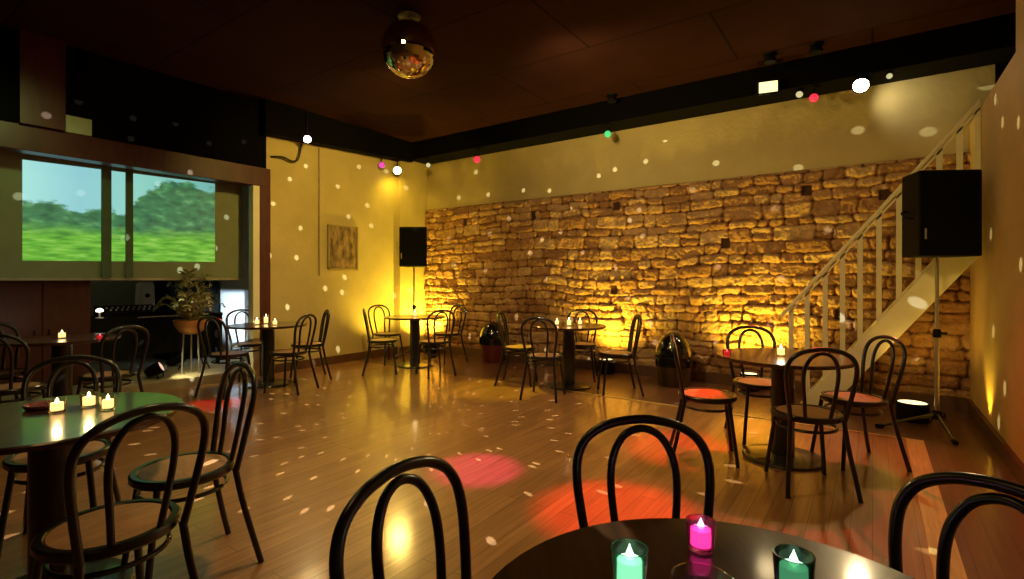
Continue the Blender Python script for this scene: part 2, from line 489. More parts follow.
def tag(o, label, cat, group=None):
    o['label'] = label; o['category'] = cat
    if group: o['group'] = group
    return o
def thing(name, label, cat, loc=(0, 0, 0), rz=0.0, group=None):
    o = bpy.data.objects.new(name, None); COL.objects.link(o)
    o.empty_display_size = 0.1
    o.location = loc; o.rotation_euler = (0, 0, rz)
    return tag(o, label, cat, group)
def struct(mb, name, m, **k):
    o = mb.build(name, m, **k); o['kind'] = 'structure'; return o
def copy_tree(o, parent=None):
    c = o.copy(); COL.objects.link(c)
    if parent is not None: c.parent = parent
    for ch in [x for x in bpy.data.objects if x.parent == o]: copy_tree(ch, c)
    return c

# ------------------------------------------------------------------ room shell
XL, XR, YB, ZC = -6.78, 0.79, 6.82, 3.70
b = MB(); b.box(XL, 0.79, -3.0, 5.25, -0.06, 0.0); struct(b, 'floor', M['floor'])
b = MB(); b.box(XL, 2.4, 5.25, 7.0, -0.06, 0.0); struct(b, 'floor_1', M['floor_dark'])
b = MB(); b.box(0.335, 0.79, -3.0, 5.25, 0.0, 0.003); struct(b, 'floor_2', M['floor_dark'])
b = MB(); b.box(0.22, 0.335, -3.0, 5.25, 0.0, 0.008); struct(b, 'trim_1', M['strip_wood'])
b = MB(); b.box(-3.2, 0.235, 5.235, 5.262, 0.0, 0.006); struct(b, 'trim_2', M['strip_wood'])
b = MB(); b.box(XL - 0.2, 2.4, -3.0, 7.1, ZC, ZC + 0.1); struct(b, 'ceiling', M['ceiling'])
# stone wall is a heightfield; plaster above and behind
b = MB(); b.box(XL, 0.98, YB, YB + 0.2, 0, ZC); struct(b, 'wall_back', M['plaster'])
# left plaster wall
b = MB(); b.box(XL - 0.2, XL, 3.80, YB + 0.2, 0, ZC); b.box(XL, XL + 0.08, 6.16, YB, 0, ZC)
struct(b, 'wall_left', M['plaster'])
b = MB(); b.box(XL - 0.2, XL + 0.01, -3.0, 3.80, 2.80, ZC); struct(b, 'wall_above_stage', M['black_paint'])
# right wall: parapet beyond Y=4.78, full height this side
b = MB(); b.box(XR, XR + 0.12, 4.78, YB, 0, 2.83); b.box(XR, XR + 0.12, -3.0, 4.78, 0, ZC)
struct(b, 'wall_right', M['plaster_right'])
b = MB(); b.box(0.98, 1.1, YB - 0.02, YB + 0.3, 2.83, ZC); b.box(2.3, 2.4, 4.7, 7.0, 0, ZC); b.box(1.1, 2.4, YB, YB + .2, 0, ZC)
b.box(XR + .12, 2.4, 4.66, 4.78, 0, ZC)
struct(b, 'wall_stairwell', M['black_paint'])
b = MB(); b.box(XL - 0.2, XR + 0.12, -3.1, -3.0, 0, ZC); struct(b, 'wall_front', M['dark_wood'])
# beams (boxed out, painted black)
b = MB(); b.box(XL, 2.3, 6.38, YB, 3.40, ZC); struct(b, 'beam_back', M['black_paint'])
b = MB(); b.prism([(3.70, 3.25), (6.38, 3.36), (6.38, ZC), (3.70, ZC)], 'x', XL, XL + 0.17); struct(b, 'beam_left', M['black_paint'])
# baseboards
b = MB(); b.box(XL, XL + 0.025, 3.85, 6.16, 0, 0.12); b.box(XL + 0.08, XL + 0.105, 6.135, 6.7, 0, 0.12); struct(b, 'baseboard_left', M['baseboard'])
b = MB(); b.box(XR - 0.03, XR, -3.0, 6.70, 0, 0.12); struct(b, 'baseboard_right', M['baseboard'])
b = MB(); b.box(XL + .08, 0.76, 6.66, 6.72, 0, 0.13); struct(b, 'baseboard_back', M['baseboard'])
# stage surround: lintel and post
b = MB(); b.box(XL - 0.14, XL + 0.05, -3.0, 3.84, 2.55, 2.80); struct(b, 'trim_3', M['red_wood'], bevel=0.006)
b = MB(); b.box(XL - 0.14, XL + 0.05, 3.69, 3.84, 0.0, 2.55); struct(b, 'trim_4', M['red_wood'], bevel=0.006)
b = MB(); b.box(XL - 0.07, XL + 0.045, 3.60, 3.69, 0.0, 2.55); struct(b, 'trim_5', M['white_paint'], bevel=0.004)
# dark red upright on the wall above the lintel
b = MB(); b.box(XL + 0.01, XL + 0.10, 1.31, 1.65, 2.80, ZC); struct(b, 'trim_6', M['red_wood'])
# stage
b = MB(); b.box(-9.1, XL + 0.0, -3.0, 3.98, -0.06, 0.10); struct(b, 'stage_floor', M['stage_floor'])
b = MB(); b.box(-9.2, -9.0, -3.0, 4.1, 0.1, 3.0); struct(b, 'wall_stage_back', M['stage_wall'])
b = MB(); b.box(-9.0, XL - 0.2, 3.98, 4.1, 0.1, 3.0); struct(b, 'wall_stage_side', M['stage_side'])
b = MB(); b.box(-9.2, XL - 0.2, -3.0, 4.1, 3.0, 3.1); struct(b, 'ceiling_stage', M['black_paint'])

# stone facing --------------------------------------------------------
def vnoise(x, y, seed, freq):
    rs = np.random.RandomState(seed); T = rs.rand(256, 256)
    x = x * freq + 37.3; y = y * freq + 11.7
    xi = np.floor(x).astype(int); yi = np.floor(y).astype(int)
    fx = x - xi; fy = y - yi; fx = fx * fx * (3 - 2 * fx); fy = fy * fy * (3 - 2 * fy)
    g = lambda a, c: T[a % 256, c % 256]
    return (g(xi, yi) * (1 - fx) + g(xi + 1, yi) * fx) * (1 - fy) + (g(xi, yi + 1) * (1 - fx) + g(xi + 1, yi + 1) * fx) * fy - 0.5

def stone_wall(x0, x1, z1):
    step = 0.0115
    xs = np.arange(x0, x1 + 1e-6, step); zs = np.arange(0, z1 + 1e-6, step)
    X, Z = np.meshgrid(xs, zs)
    wx = X + vnoise(X, Z, 1, 6) * 0.04 + vnoise(X, Z, 2, 17) * 0.022
    wz = Z + vnoise(X, Z, 3, 1.0) * 0.07 + vnoise(X, Z, 4, 4) * 0.035 + vnoise(X, Z, 5, 16) * 0.018
    R = random.Random(5)
    rows = []; z = -0.12
    while z < z1 + 0.2:
        h = R.choice([0.10, 0.12, 0.13, 0.15, 0.18]); rows.append((z, z + h)); z += h
    H = np.zeros_like(X); T = np.zeros_like(X)
    for (a, c) in rows:
        x = x0 - 0.3
        while x < x1 + 0.3:
            w = R.uniform(0.16, 0.50) * (0.8 if c - a < 0.13 else 1.0)
            rects = [(x, x + w, a, c)]
            if c - a > 0.16 and R.random() < 0.25:
                m_ = a + (c - a) * R.uniform(.4, .6); rects = [(x, x + w, a, m_), (x, x + w, m_, c)]
            for (p, q, r_, s_) in rects:
                k = (wx >= p) & (wx < q) & (wz >= r_) & (wz < s_)
                if not k.any(): continue
                dx = np.minimum(wx[k] - p, q - wx[k]); dz = np.minimum(wz[k] - r_, s_ - wz[k])
                rad = 0.038
                ex = np.clip(1 - dx / rad, 0, 1); ez = np.clip(1 - dz / rad, 0, 1)
                e = np.clip(1 - np.sqrt(ex * ex + ez * ez), 0, 1)
                prof = np.clip(e * 1.7, 0, 1); prof = prof ** 0.6
                amp = R.uniform(0.022, 0.056); tilt = R.uniform(-0.028, 0.028)
                H[k] = prof * (amp + (wz[k] - r_) / (s_ - r_) * tilt)
                base = R.uniform(0.3, 1.0)
                T[k] = np.clip(prof * 1.6, 0, 1) * base
            x += w
    H += vnoise(X, Z, 7, 12) * 0.022 + vnoise(X, Z, 8, 30) * 0.018 + vnoise(X, Z, 9, 60) * 0.011
    for (hx, hz) in [(-5.75, 2.28), (-4.35, 2.3), (-2.95, 2.33), (-1.5, 1.75), (-0.62, 2.32), (-3.0, 1.15), (-0.3, 0.9), (0.1, 2.2)]:
        k = (abs(X - hx) < 0.05) & (abs(Z - hz) < 0.06)
        H[k] = -0.02; T[k] = 0
    top = np.clip((z1 - Z) / 0.05, 0, 1) ** 0.5
    Y = YB - 0.015 - np.maximum(H, -0.01) * top - 0.02 * top
    n, m_ = X.shape
    me = bpy.data.meshes.new('wall_stone')
    vs = np.stack([X, Y, Z], -1).reshape(-1, 3)
    idx = np.arange(n * m_).reshape(n, m_)
    fs = np.stack([idx[:-1, :-1], idx[:-1, 1:], idx[1:, 1:], idx[1:, :-1]], -1).reshape(-1, 4)
    me.vertices.add(len(vs)); me.vertices.foreach_set('co', vs.ravel())
    me.loops.add(fs.size); me.loops.foreach_set('vertex_index', fs.ravel())
    me.polygons.add(len(fs)); me.polygons.foreach_set('loop_start', np.arange(0, fs.size, 4)); me.polygons.foreach_set('loop_total', np.full(len(fs), 4))
    me.polygons.foreach_set('use_smooth', np.ones(len(fs), bool))
    me.update(calc_edges=True); me.validate()
    at = me.attributes.new('tone', 'FLOAT', 'POINT'); at.data.foreach_set('value', T.ravel())
    me.materials.append(M['stone'])
    o = bpy.data.objects.new('wall_stone', me); COL.objects.link(o); o['kind'] = 'structure'
stone_wall(XL + 0.09, 0.98, 2.57)

# ------------------------------------------------------------------ bentwood-style tube chair
TR = 0.0135
def make_chair():
    t = thing('bistro_chair', 'x', 'chair')
    s = MB(); s.lathe([(0.001, 0.445), (0.168, 0.445), (0.172, 0.452), (0.168, 0.460), (0.12, 0.4635), (0.001, 0.4625)], 40)
    s.build('seat', M['cane'], t, smooth=True)
    s = MB(); s.lathe([(0.170, 0.428), (0.196, 0.428), (0.203, 0.436), (0.203, 0.456), (0.196, 0.464), (0.176, 0.464), (0.170, 0.458), (0.170, 0.428)], 40)
    s.build('seat_ring', M['black_tube'], t, smooth=True)
    half = [(.150, -.165, .435), (.166, -.182, .53), (.184, -.200, .64), (.193, -.214, .72), (.188, -.227, .785), (.160, -.238, .835), (.105, -.245, .868), (.045, -.248, .882)]
    pts = half + [(0, -.249, .885)] + [(-x, y, z) for x, y, z in half[::-1]]
    s = MB(); s.tube(pts, TR, 10, sub=5); s.build('back_hoop', M['black_tube'], t, smooth=True)
    half = [(.070, -.170, .455), (.082, -.190, .56), (.094, -.206, .67), (.094, -.218, .745), (.080, -.229, .80), (.050, -.238, .842)]
    pts = half + [(0, -.243, .860)] + [(-x, y, z) for x, y, z in half[::-1]]
    s = MB(); s.tube(pts, TR * 0.85, 10, sub=5); s.build('inner_hoop', M['black_tube'], t, smooth=True)
    for sx in (-1, 1):
        s = MB(); s.tube([(sx * .150, -.160, .445), (sx * .162, -.185, .30), (sx * .185, -.225, .12), (sx * .198, -.255, 0.0)], TR, 10, sub=4)
        s.build('leg', M['black_tube'], t, smooth=True)
        s = MB(); s.tube([(sx * .135, .135, .440), (sx * .150, .150, .30), (sx * .170, .172, .12), (sx * .182, .186, 0.0)], TR, 10, sub=4)
        s.build('leg', M['black_tube'], t, smooth=True)
    s = MB(); s.tube([(0.168 * math.cos(a), 0.168 * math.sin(a), 0.372) for a in [2 * PI * k / 12 for k in range(12)]], TR * 0.7, 8, closed=True, sub=3)
    s.build('stretcher_ring', M['black_tube'], t, smooth=True)
    return t
chair0 = make_chair(); used = []
def chair(x, y, fx, fy, label, group):
    """seat centre at x, y, facing direction (fx, fy)"""
    c = chair0 if not used else copy_tree(chair0)
    used.append(1)
    c.location = (x, y, 0); c.rotation_euler = (0, 0, math.atan2(fy, fx) - PI / 2)
    c['label'] = label; c['group'] = group
    return c
def cchair(lat, d, flat, fd, label, group):
    p = W(lat, d); q = W(flat, fd)
    return chair(p.x, p.y, q.x, q.y, label, group)

# ------------------------------------------------------------------ pedestal table
def make_table(r, group):
    t = thing('pedestal_table', 'x', 'table', group=group)
    s = MB(); s.lathe([(0.001, .712), (r - .02, .712), (r - .004, .716), (r, .724), (r, .734), (r - .006, .740), (0.001, .740)], 64)
    s.build('table_top', M['table_top'], t, smooth=True)
    s = MB(); s.lathe([(0.076, .030), (0.076, .700), (0.11, .704), (0.11, .712)], 32)
    s.build('column', M['column'], t, smooth=True)
    s = MB(); s.lathe([(0.265, 0.0), (0.27, .008), (0.265, .018), (0.20, .028), (0.09, .034), (0.001, .034)], 40)
    s.build('base', M['column'], t, smooth=True)
    return t
table0 = make_table(0.45, 'round pedestal tables')
tused = []
def table(x, y, label, rz=0.0):
    t = table0 if not tused else copy_tree(table0)
    tused.append(1)
    t.location = (x, y, 0); t.rotation_euler = (0, 0, rz); t['label'] = label
    return Vector((x, y, 0.74))

T1 = table(*W(.358, .758)[:2], 'round dark wood table in the foreground holding three coloured tealight glasses', 0.6)
T2 = table(*W(-1.88, 2.1)[:2], 'round table at front left with three lit clear candle glasses', 1.0)
T3 = table(*W(1.97, 3.73)[:2], 'round pedestal table in front of the white staircase', 0.3)
T4 = table(*W(.69, 6.23)[:2], 'round pedestal table before the middle of the stone wall', 0.9)
T5 = table(*W(-1.46, 7.71)[:2], 'round pedestal table in the far corner below the pole-mounted speaker', 0.2)
T6 = table(*W(-3.02, 6.35)[:2], 'round pedestal table beside the red wooden stage post', 1.4)
T7 = table(*W(-4.27, 4.87)[:2], 'round table at far left in front of the brown cabinet', 0.5)

g = 'black tube chairs around the foreground table'
def face(lat, d, T, label, group, dl=0, dd=0):
    p = W(lat, d); v = T - p; return chair(p.x, p.y, v.x, v.y, label, group)
cchair(-.035, 1.00, .72, -.42, 'black hoop-back chair left of the foreground table, its back nearest the camera', g)
cchair(.385, 1.27, .02, -1.0, 'black hoop-back chair behind the foreground table over the red light pool', g)
cchair(.76, .925, -.93, -.38, 'black hoop-back chair at the lower right corner of the foreground table', g)
g = 'chairs around the front left candle table'
cchair(-1.376, 1.76, -.75, .42, 'chair with tan seat at front left, nearest the camera at the candle table', g)
cchair(-1.47, 2.30, -.62, -.70, 'chair right of the front left candle table, facing it beside the open floor', g)
cchair(-2.20, 2.50, .45, -.85, 'chair tucked under the far side of the front left candle table', g)
g = 'chairs around the table by the staircase'
cchair(1.43, 3.76, 1, -.30, 'chair left of the staircase table with its round seat fully in view', g)
cchair(2.03, 4.20, -.12, -1, 'chair behind the staircase table against the lit stone wall', g)
cchair(1.87, 3.26, .16, 1, 'chair in front of the staircase table with its back to the camera', g)
cchair(2.43, 3.66, -1, .0, 'chair on the right side of the staircase table near the tripod foot', g)
g = 'chairs around the table by the stone wall'
cchair(.36, 5.68, .35, 1, 'chair front left of the stone wall table standing in the yellow light pool', g)
cchair(.09, 6.38, 1, -.25, 'chair left of the stone wall table, the one nearest the red bin', g)
cchair(.90, 6.68, -.2, -1, 'chair behind the stone wall table in the uplight glow', g)
cchair(1.20, 5.88, -1, 0, 'chair right of the stone wall table, seen side on', g)
g = 'chairs around the far corner table'
cchair(-1.80, 7.12, 1, .25, 'front left chair of the far corner table, seen side on', g)
cchair(-1.93, 7.95, .75, -.65, 'chair at the back left of the far corner table against the bright wall', g)
cchair(-1.02, 8.02, -.7, -.7, 'chair at the back right of the far corner table near the stone wall', g)
cchair(-1.06, 6.98, -.5, .75, 'front right chair of the far corner table', g)
g = 'chairs around the table by the stage post'
cchair(-3.22, 5.83, .3, .95, 'chair left of the stage post table in front of the plant stand', g)
cchair(-3.45, 6.72, .75, -.7, 'chair behind the stage post table against the bright white wall end', g)
cchair(-2.60, 5.98, -1, .2, 'front right chair of the stage post table with reddish seat', g)
cchair(-2.66, 6.68, -.85, -.5, 'back right chair of the stage post table near the yellow wall', g)
g = 'chairs around the far left table'
cchair(-3.58, 4.55, -1, .35, 'chair right of the far left table, before the dark stage equipment', g)
cchair(-3.92, 4.02, -.35, .95, 'chair at the left picture edge in front of the far left table', g)
cchair(-4.62, 4.62, .6, -.35, 'chair behind the left side of the far left table', g)

# ------------------------------------------------------------------ candle glasses
def tealight(p, label, group, r=0.028, h=0.06, gl='glass', wax='wax', fl='flame', glow=0.0, gc=(1, .7, .3)):
    t = thing('candle_glass', label, 'candle', (p.x, p.y, p.z + 0.0005), 0, group)
    s = MB(); s.lathe([(0.001, 0), (r * .8, 0), (r * .85, .004), (r, h), (r - .003, h), (r * .85 - .003, .008), (0.001, .008)], 24)
    s.build('glass_cup', M[gl], t, smooth=True)
    s = MB(); s.lathe([(0.001, .010), (r * .66, .010), (r * .66, h * .72), (0.001, h * .68)], 20); s.build('wax', M[wax], t, smooth=True)
    s = MB(); s.lathe([(0.0005, h * .70), (r * .24, h * .78), (r * .20, h * .88), (r * .07, h * 1.02), (0.0005, h * 1.10)], 12); s.build('flame', M[fl], t, smooth=True)
    if glow: point((p.x, p.y, p.z + h + 0.03), glow, gc, 0.015)
    return t
def cpos(px, d, T):
    v = W((px - 512) / F * d, d); v.z = 0.74; return v
g = 'coloured tealight glasses on the foreground table'
tealight(W(.212, .925, .74), 'pale green glowing tealight glass on the foreground table', g, .033, .075, 'glass_green', 'wax_green', 'flame_green', .12, (.5, 1, .6))
tealight(W(.392, 1.065, .74), 'pink tealight glass near the far rim of the foreground table', g, .030, .058, 'glass_pink', 'wax_pink', 'flame_pink', .12, (1, .3, .6))
tealight(W(.497, .905, .74), 'dark green tealight glass right of the clear ashtray', g, .034, .075, 'glass_dark', 'wax_green', 'flame_green')
s = MB(); s.lathe([(0.001, 0), (.045, 0), (.052, .012), (.056, .032), (.050, .034), (.044, .014), (.001, .010)], 32)
p = W(.335, .90, .7405)
tag(s.build('ashtray', M['glass'], smooth=True, loc=p), 'clear glass ashtray between the green and dark green tealights', 'ashtray')
g = 'candle glasses on the front left table'
tealight(cpos(57, 2.16, T2), 'leftmost of the three candle glasses on the front left table, orange glow', g, .033, .055, glow=.5)
tealight(cpos(89, 2.25, T2), 'middle of the three candle glasses on the front left table', g, .033, .06, glow=.5, gc=(1, .85, .3))
tealight(cpos(108, 2.20, T2), 'rightmost of the three candle glasses on the front left table', g, .030, .06)
s = MB(); s.lathe([(0.001, 0), (.055, 0), (.065, .012), (.068, .022), (.060, .022), (.052, .010), (.001, .008)], 32)
p = cpos(43, 2.22, T2); p.z += .0005
tag(s.build('ashtray', M['bin_red'], smooth=True, loc=p), 'dark flat ashtray left of the candles on the front left table', 'ashtray')
tealight(cpos(62, 4.85, T7), 'bright candle glass on the far left table above its column', 'candles on the back tables', .04, .07, glow=1.0, gc=(1, .85, .6))
tealight(cpos(100, 4.72, T7), 'dim red tealight near the right rim of the far left table', 'candles on the back tables', .035, .05, 'glass_pink', 'wax_red', 'flame_red')
g = 'candle glasses on the stage post table'
tealight(cpos(257, 6.3, T6), 'left candle glass of the three on the stage post table', g, .035, .08)
tealight(cpos(266, 6.45, T6), 'tallest candle glass in the middle of the stage post table', g, .035, .11, glow=.8)
tealight(cpos(275, 6.25, T6), 'right candle glass of the three on the stage post table', g, .035, .07)
tealight(cpos(415, 7.7, T5), 'candle glass on the far corner table below the speaker pole', 'candles on the back tables', .04, .09, glow=.8)
g = 'candle glasses on the stone wall table'
tealight(cpos(557, 6.25, T4), 'left candle glass of three on the stone wall table', g, .035, .07)
tealight(cpos(569, 6.15, T4), 'middle candle glass of three on the stone wall table', g, .035, .09, glow=.6)
tealight(cpos(580, 6.3, T4), 'right candle glass of three on the stone wall table', g, .035, .07)
tealight(cpos(781, 3.74, T3), 'bright candle glass at the centre of the staircase table', 'candles on the back tables', .036, .075, glow=1.2, gc=(1, .95, .8))
tealight(cpos(727, 3.70, T3), 'small red tealight at the left rim of the staircase table', 'candles on the back tables', .030, .05, 'glass_pink', 'wax_red', 'flame_red')

# ------------------------------------------------------------------ speakers on stands
def speaker(x, y, z, w, h, dp, rz, label):
    t = thing('loudspeaker', label, 'speaker', (x, y, z), rz)
    s = MB(); s.prism([(-w / 2, -dp / 2), (w / 2, -dp / 2), (w * .38, dp / 2), (-w * .38, dp / 2)], 'z', 0, h)
    s.build('cabinet', M['black'], t, bevel=.012)
    s = MB(); s.box(-w / 2 + .015, w / 2 - .015, -dp / 2 - .012, -dp / 2 + .002, .02, h - .02); s.build('grille', M['grille'], t, bevel=.006)
    s = MB(); s.box(-w / 2 + .035, -w / 2 + .050, -dp / 2 - .016, -dp / 2 - .010, h * .2, h * .2 + .09); s.build('badge', M['grey_lid'], t)
    for sx in (-1, 1):
        s = MB(); s.tube([(sx * w * .46, -.05, h * .45), (sx * (w * .5 + .02), -.03, h * .47), (sx * (w * .5 + .02), .03, h * .53), (sx * w * .42, .06, h * .55)], .010, 8)
        s.build('handle', M['black'], t, smooth=True)
def stand(x, y, ztop, legang, label, leglen=.55, hub=.38, knob=1.0):
    t = thing('speaker_stand', label, 'stand', (x, y, 0))
    s = MB(); s.lathe([(.0185, .10), (.0185, ztop * .55)], 16); s.build('lower_tube', M['steel'], t, smooth=True)
    s = MB(); s.lathe([(.0145, ztop * .55), (.0145, ztop)], 16); s.build('pole', M['steel'], t, smooth=True)
    s = MB(); s.lathe([(.028, ztop * .53), (.030, ztop * .54), (.030, ztop * .57), (.018, ztop * .58)], 16)
    s.tube([(.02, 0, ztop * .555), (.07, 0, ztop * .555)], .012, 8); s.build('clamp', M['black'], t, smooth=True)
    s = MB(); s.lathe([(.030, hub * .35), (.034, hub * .4), (.034, hub * .62), (.022, hub * .7)], 16); s.build('hub', M['black'], t, smooth=True)
    for a in legang:
        a = math.radians(a); c, n = math.cos(a), math.sin(a)
        s = MB(); s.tube([(c * .02, n * .02, hub * .55), (c * leglen, n * leglen, .016)], .013, 8)
        s.tube([(c * .02, n * .02, .10), (c * leglen * .5, n * leglen * .5, hub * .31)], .008, 8)
        lg = s.build('leg', M['black_tube'], t, smooth=True)
        s = MB(); s.tube([(c * (leglen - .03), n * (leglen - .03), .018), (c * (leglen + .03), n * (leglen + .03), .018)], .018, 8)
        s.build('rubber_foot', M['black'], lg, smooth=True)
stand(.46, 5.80, 1.49, (215, 278, 80), 'silver speaker pole with black tripod feet beside the right wall', .50, .22)
speaker(.46, 5.80, 1.492, .50, .73, .32, math.radians(30), 'large black loudspeaker on the pole in front of the staircase')
stand(-6.28, 6.08, 1.50, (20, 140, 260), 'thin speaker pole in the far left corner behind the table', .36, .25)
speaker(-6.28, 6.10, 1.502, .46, .66, .32, math.radians(35), 'black loudspeaker high on a pole in the far left corner')

# ------------------------------------------------------------------ floor cans
def can(x, y, label, lens='lens_amber', r=.10, h=.20, group='black uplight cans on the floor'):
    t = thing('floor_uplight', label, 'light', (x, y, 0), 0, group)
    s = MB(); s.lathe([(r * .95, 0), (r, .01), (r, h), (r * .93, h), (r * .90, h - .03), (0.001, h - .03)], 32); s.build('housing', M['black'], t, smooth=True)
    s = MB(); s.lathe([(0.001, h - .012), (r * .88, h - .012), (r * .88, h - .006), (0.001, h - .004)], 32); s.build('lens', M[lens], t, smooth=True)
    s = MB(); s.tube([(-r - .012, 0, h * .6), (-r - .014, 0, .02), (-r + .01, 0, .008)], .006, 6); s.tube([(r + .012, 0, h * .6), (r + .014, 0, .02), (r - .01, 0, .008)], .006, 6)
    s.build('bracket', M['black'], t, smooth=True)
can(.30, 5.98, 'black uplight can with glowing lens at the foot of the tripod', r=.125, h=.17)
can(-6.35, 6.55, 'floor uplight behind the far corner table', 'lens_amber')
can(-3.00, 6.52, 'floor uplight glowing at the stone wall behind the middle table', 'lens_amber')
can(-1.18, 6.50, 'floor uplight at the stone wall behind the staircase table chair', 'lens_amber')

# domed bins by the stone wall
def bin_(x, y, r, hb, ht, body, label):
    t = thing('domed_bin', label, 'bin', (x, y, 0), 0, 'domed bins by the stone wall')
    s = MB(); s.lathe([(0.001, 0), (r * .86, 0), (r * .88, .01), (r * .98, hb), (r * .9, hb), (.001, hb)], 32); s.build('body', body, t, smooth=True)
    n = 10; pr = [(r * 1.0, hb)] + [(r * 1.06 * math.cos(a) + 1e-4, hb + .08 + (ht - hb - .08) * math.sin(a)) for a in [PI / 2 * k / n for k in range(n + 1)]]
    s = MB(); s.lathe(pr, 32); d = s.build('domed_lid', M['gloss_black'], t, smooth=True)
    s = MB(); s.box(-r * .5, r * .5, -r * 1.09, -r * .96, hb + .02, hb + .12); s.build('flap', M['black'], d, bevel=.01)
bin_(-4.93, 6.48, .20, .27, .62, M['bin_red'], 'dark red bin with glossy black domed top left of the middle table')
bin_(-2.00, 6.30, .215, .24, .65, M['dark_wood'], 'dark brown bin with black domed top behind the round-seat chair')

# ------------------------------------------------------------------ staircase
SY = 6.12
def sx_(px):   # x on the stair plane seen in column px
    r = (px - 512) / F; d = SY / (r * SX + CX); return d * (r * CX - SX), d
t = thing('staircase', 'white painted staircase rising to the right along the stone wall', 'staircase', (0, 0, 0))
sl = 1.335; xf = -.62           # slope, foot of the stringer's upper edge
def up_(x): return (x - xf) * sl
vt = .36
for k, y in enumerate((SY, SY + .50)):
    s = MB(); s.prism([(xf, 0.0), (xf + vt / sl, 0.0), (.79, up_(.79) - vt), (.79, up_(.79))], 'y', y, y + .045)
    s.build('stringer', M['white_paint'], t, bevel=.004)
n = 7
for k in range(n):
    z = .2 + k * .235; x = xf + z / sl - .02
    if x > .55: break
    s = MB(); s.box(x, x + .22, SY + .045, SY + .50, z - .06, z - .025); s.build('tread', M['white_paint'], t)
def rail_z(x): return .99 + (x + .75) * (2.93 - .99) / (.80 + .75)
s = MB(); s.prism([(-.80, rail_z(-.80) - .055), (.79, rail_z(.79) - .055), (.79, rail_z(.79)), (-.80, rail_z(-.80))], 'y', SY - .008, SY + .05)
s.build('handrail', M['white_paint'], t, bevel=.01)
s = MB(); s.prism([(-.72, rail_z(-.72) - .10), (.79, rail_z(.79) - .10), (.79, rail_z(.79) - .075), (-.72, rail_z(-.72) - .075)], 'y', SY + .008, SY + .035)
s.build('under_rail', M['white_paint'], t)
for px in (790.8, 807, 825, 842.4, 860, 879, 899, 918.5, 939.5, 960, 980):
    x, d = sx_(px)
    x = min(x, .765)
    z0 = max(0.0, up_(x) - .02) if x > xf else 0.0
    s = MB(); w = .022
    s.box(x - w, x + w, SY + .008, SY + .036, z0, rail_z(x) - .03)
    s.build('baluster', M['white_paint'], t)

# ------------------------------------------------------------------ ceiling and beam lamps
def lamp(loc, target, label, lens, r=.06, l=.16, top=None, bulb=False, group='small spotlights under the beams'):
    loc = Vector(loc); d = (Vector(target) - loc).normalized()
    t = thing('spotlight', label, 'light', loc, 0, group)
    q = d.to_track_quat('Z', 'Y').to_matrix()
    s = MB(); s.lathe([(0.001, -l), (r * .6, -l), (r * .8, -l * .75), (r, -l * .3), (r * 1.05, 0), (r * .92, 0), (r * .85, -.02), (.001, -.02)], 24, rot=q)
    s.build('housing', M['black'], t, smooth=True)
    s = MB()
    if bulb: s.lathe([(r * .9, -.018)] + [(r * 1.0 * math.cos(a) + 1e-4, r * .95 * math.sin(a)) for a in [PI / 2 * k / 6 for k in range(7)]], 20, rot=q)
    else: s.lathe([(0.001, -.016), (r * .88, -.016), (r * .88, -.008), (.001, -.002)], 24, rot=q)
    s.build('lens', M[lens], t, smooth=True)
    if top is not None:
        b_ = d * (-l * .5)
        s = MB(); s.tube([b_, (b_.x, b_.y, (top - loc.z) * .6), (b_.x, b_.y, top - loc.z)], .009, 8, sub=2)
        s.lathe([(.03, top - loc.z - .012), (.03, top - loc.z)], 16, c=(b_.x, b_.y, 0))
        s.build('bracket', M['black'], t, smooth=True)
    return t
ZB = 3.40
lamp((-.10, 6.42, 3.30), (-.4, 3.0, 1.0), 'brightest white spotlight under the beam above the staircase', 'lens_white', .078, .18, ZB)
lamp((-.52, 6.42, 3.26), (-.4, 3.0, 1.2), 'glowing red lamp just left of the brightest spotlight', 'lens_red', .045, .12, ZB, True)
lamp((-.66, 6.44, 3.33), (-.9, 3.0, 1.2), 'dim cream spotlight between the square floodlight and the red lamp', 'lens_dim', .04, .10, ZB)
lamp((.14, 6.42, 3.345), (.3, 3.0, 1.8), 'dim green-white lamp right of the brightest spotlight', 'lens_dim', .03, .08, ZB)
lamp((-2.93, 6.42, 3.26), (-1.4, 3.0, 1.2), 'green lamp hanging under the beam above the middle of the stone wall', 'lens_green', .045, .12, ZB, True)
lamp((-5.20, 6.42, 3.22), (-2.4, 3.0, 1.2), 'small red lamp hanging under the beam near the far corner', 'lens_red', .055, .12, ZB, True)
lamp((-6.66, 5.72, 3.19), (-2.4, 3.0, 1.2), 'violet-pink lamp beside the bright yellow corner spotlight', 'lens_pink', .05, .12, 3.333, True)
lamp((-6.64, 6.04, 3.15), (-2.4, 2.0, 1.0), 'bright yellow spotlight under the beam in the far left corner', 'lens_yellow', .075, .16, 3.346)
lamp((-6.52, 4.26, 3.27), (-1.4, 1.5, 1.0), 'bright white spotlight at the top of the left wall next to the stage', 'lens_cool', .055, .14, 3.70)
lamp((-6.30, 6.44, 3.27), (-2.4, 3.0, 1.2), 'small dim lamp in the ceiling corner above the loudspeaker', 'lens_dim', .045, .1, ZB)
# square floodlight
p = Vector((-0.945, 6.27, 3.42))
t = thing('floodlight', 'square cream floodlight on the black beam left of the red lamp', 'light', p, math.radians(12))
s = MB(); s.prism([(-.02, -.095), (.10, -.05), (.10, .05), (-.02, .075)], 'x', -.11, .11); s.build('housing', M['black'], t, bevel=.006)
s = MB(); s.box(-.092, .092, -.026, -.018, -.062, .055); s.build('lens', M['lens_flood'], t)
s = MB(); s.tube([(-.12, .04, 0), (-.12, .04, .07), (.12, .04, .07), (.12, .04, 0)], .007, 6, sub=1); s.build('bracket', M['black'], t)
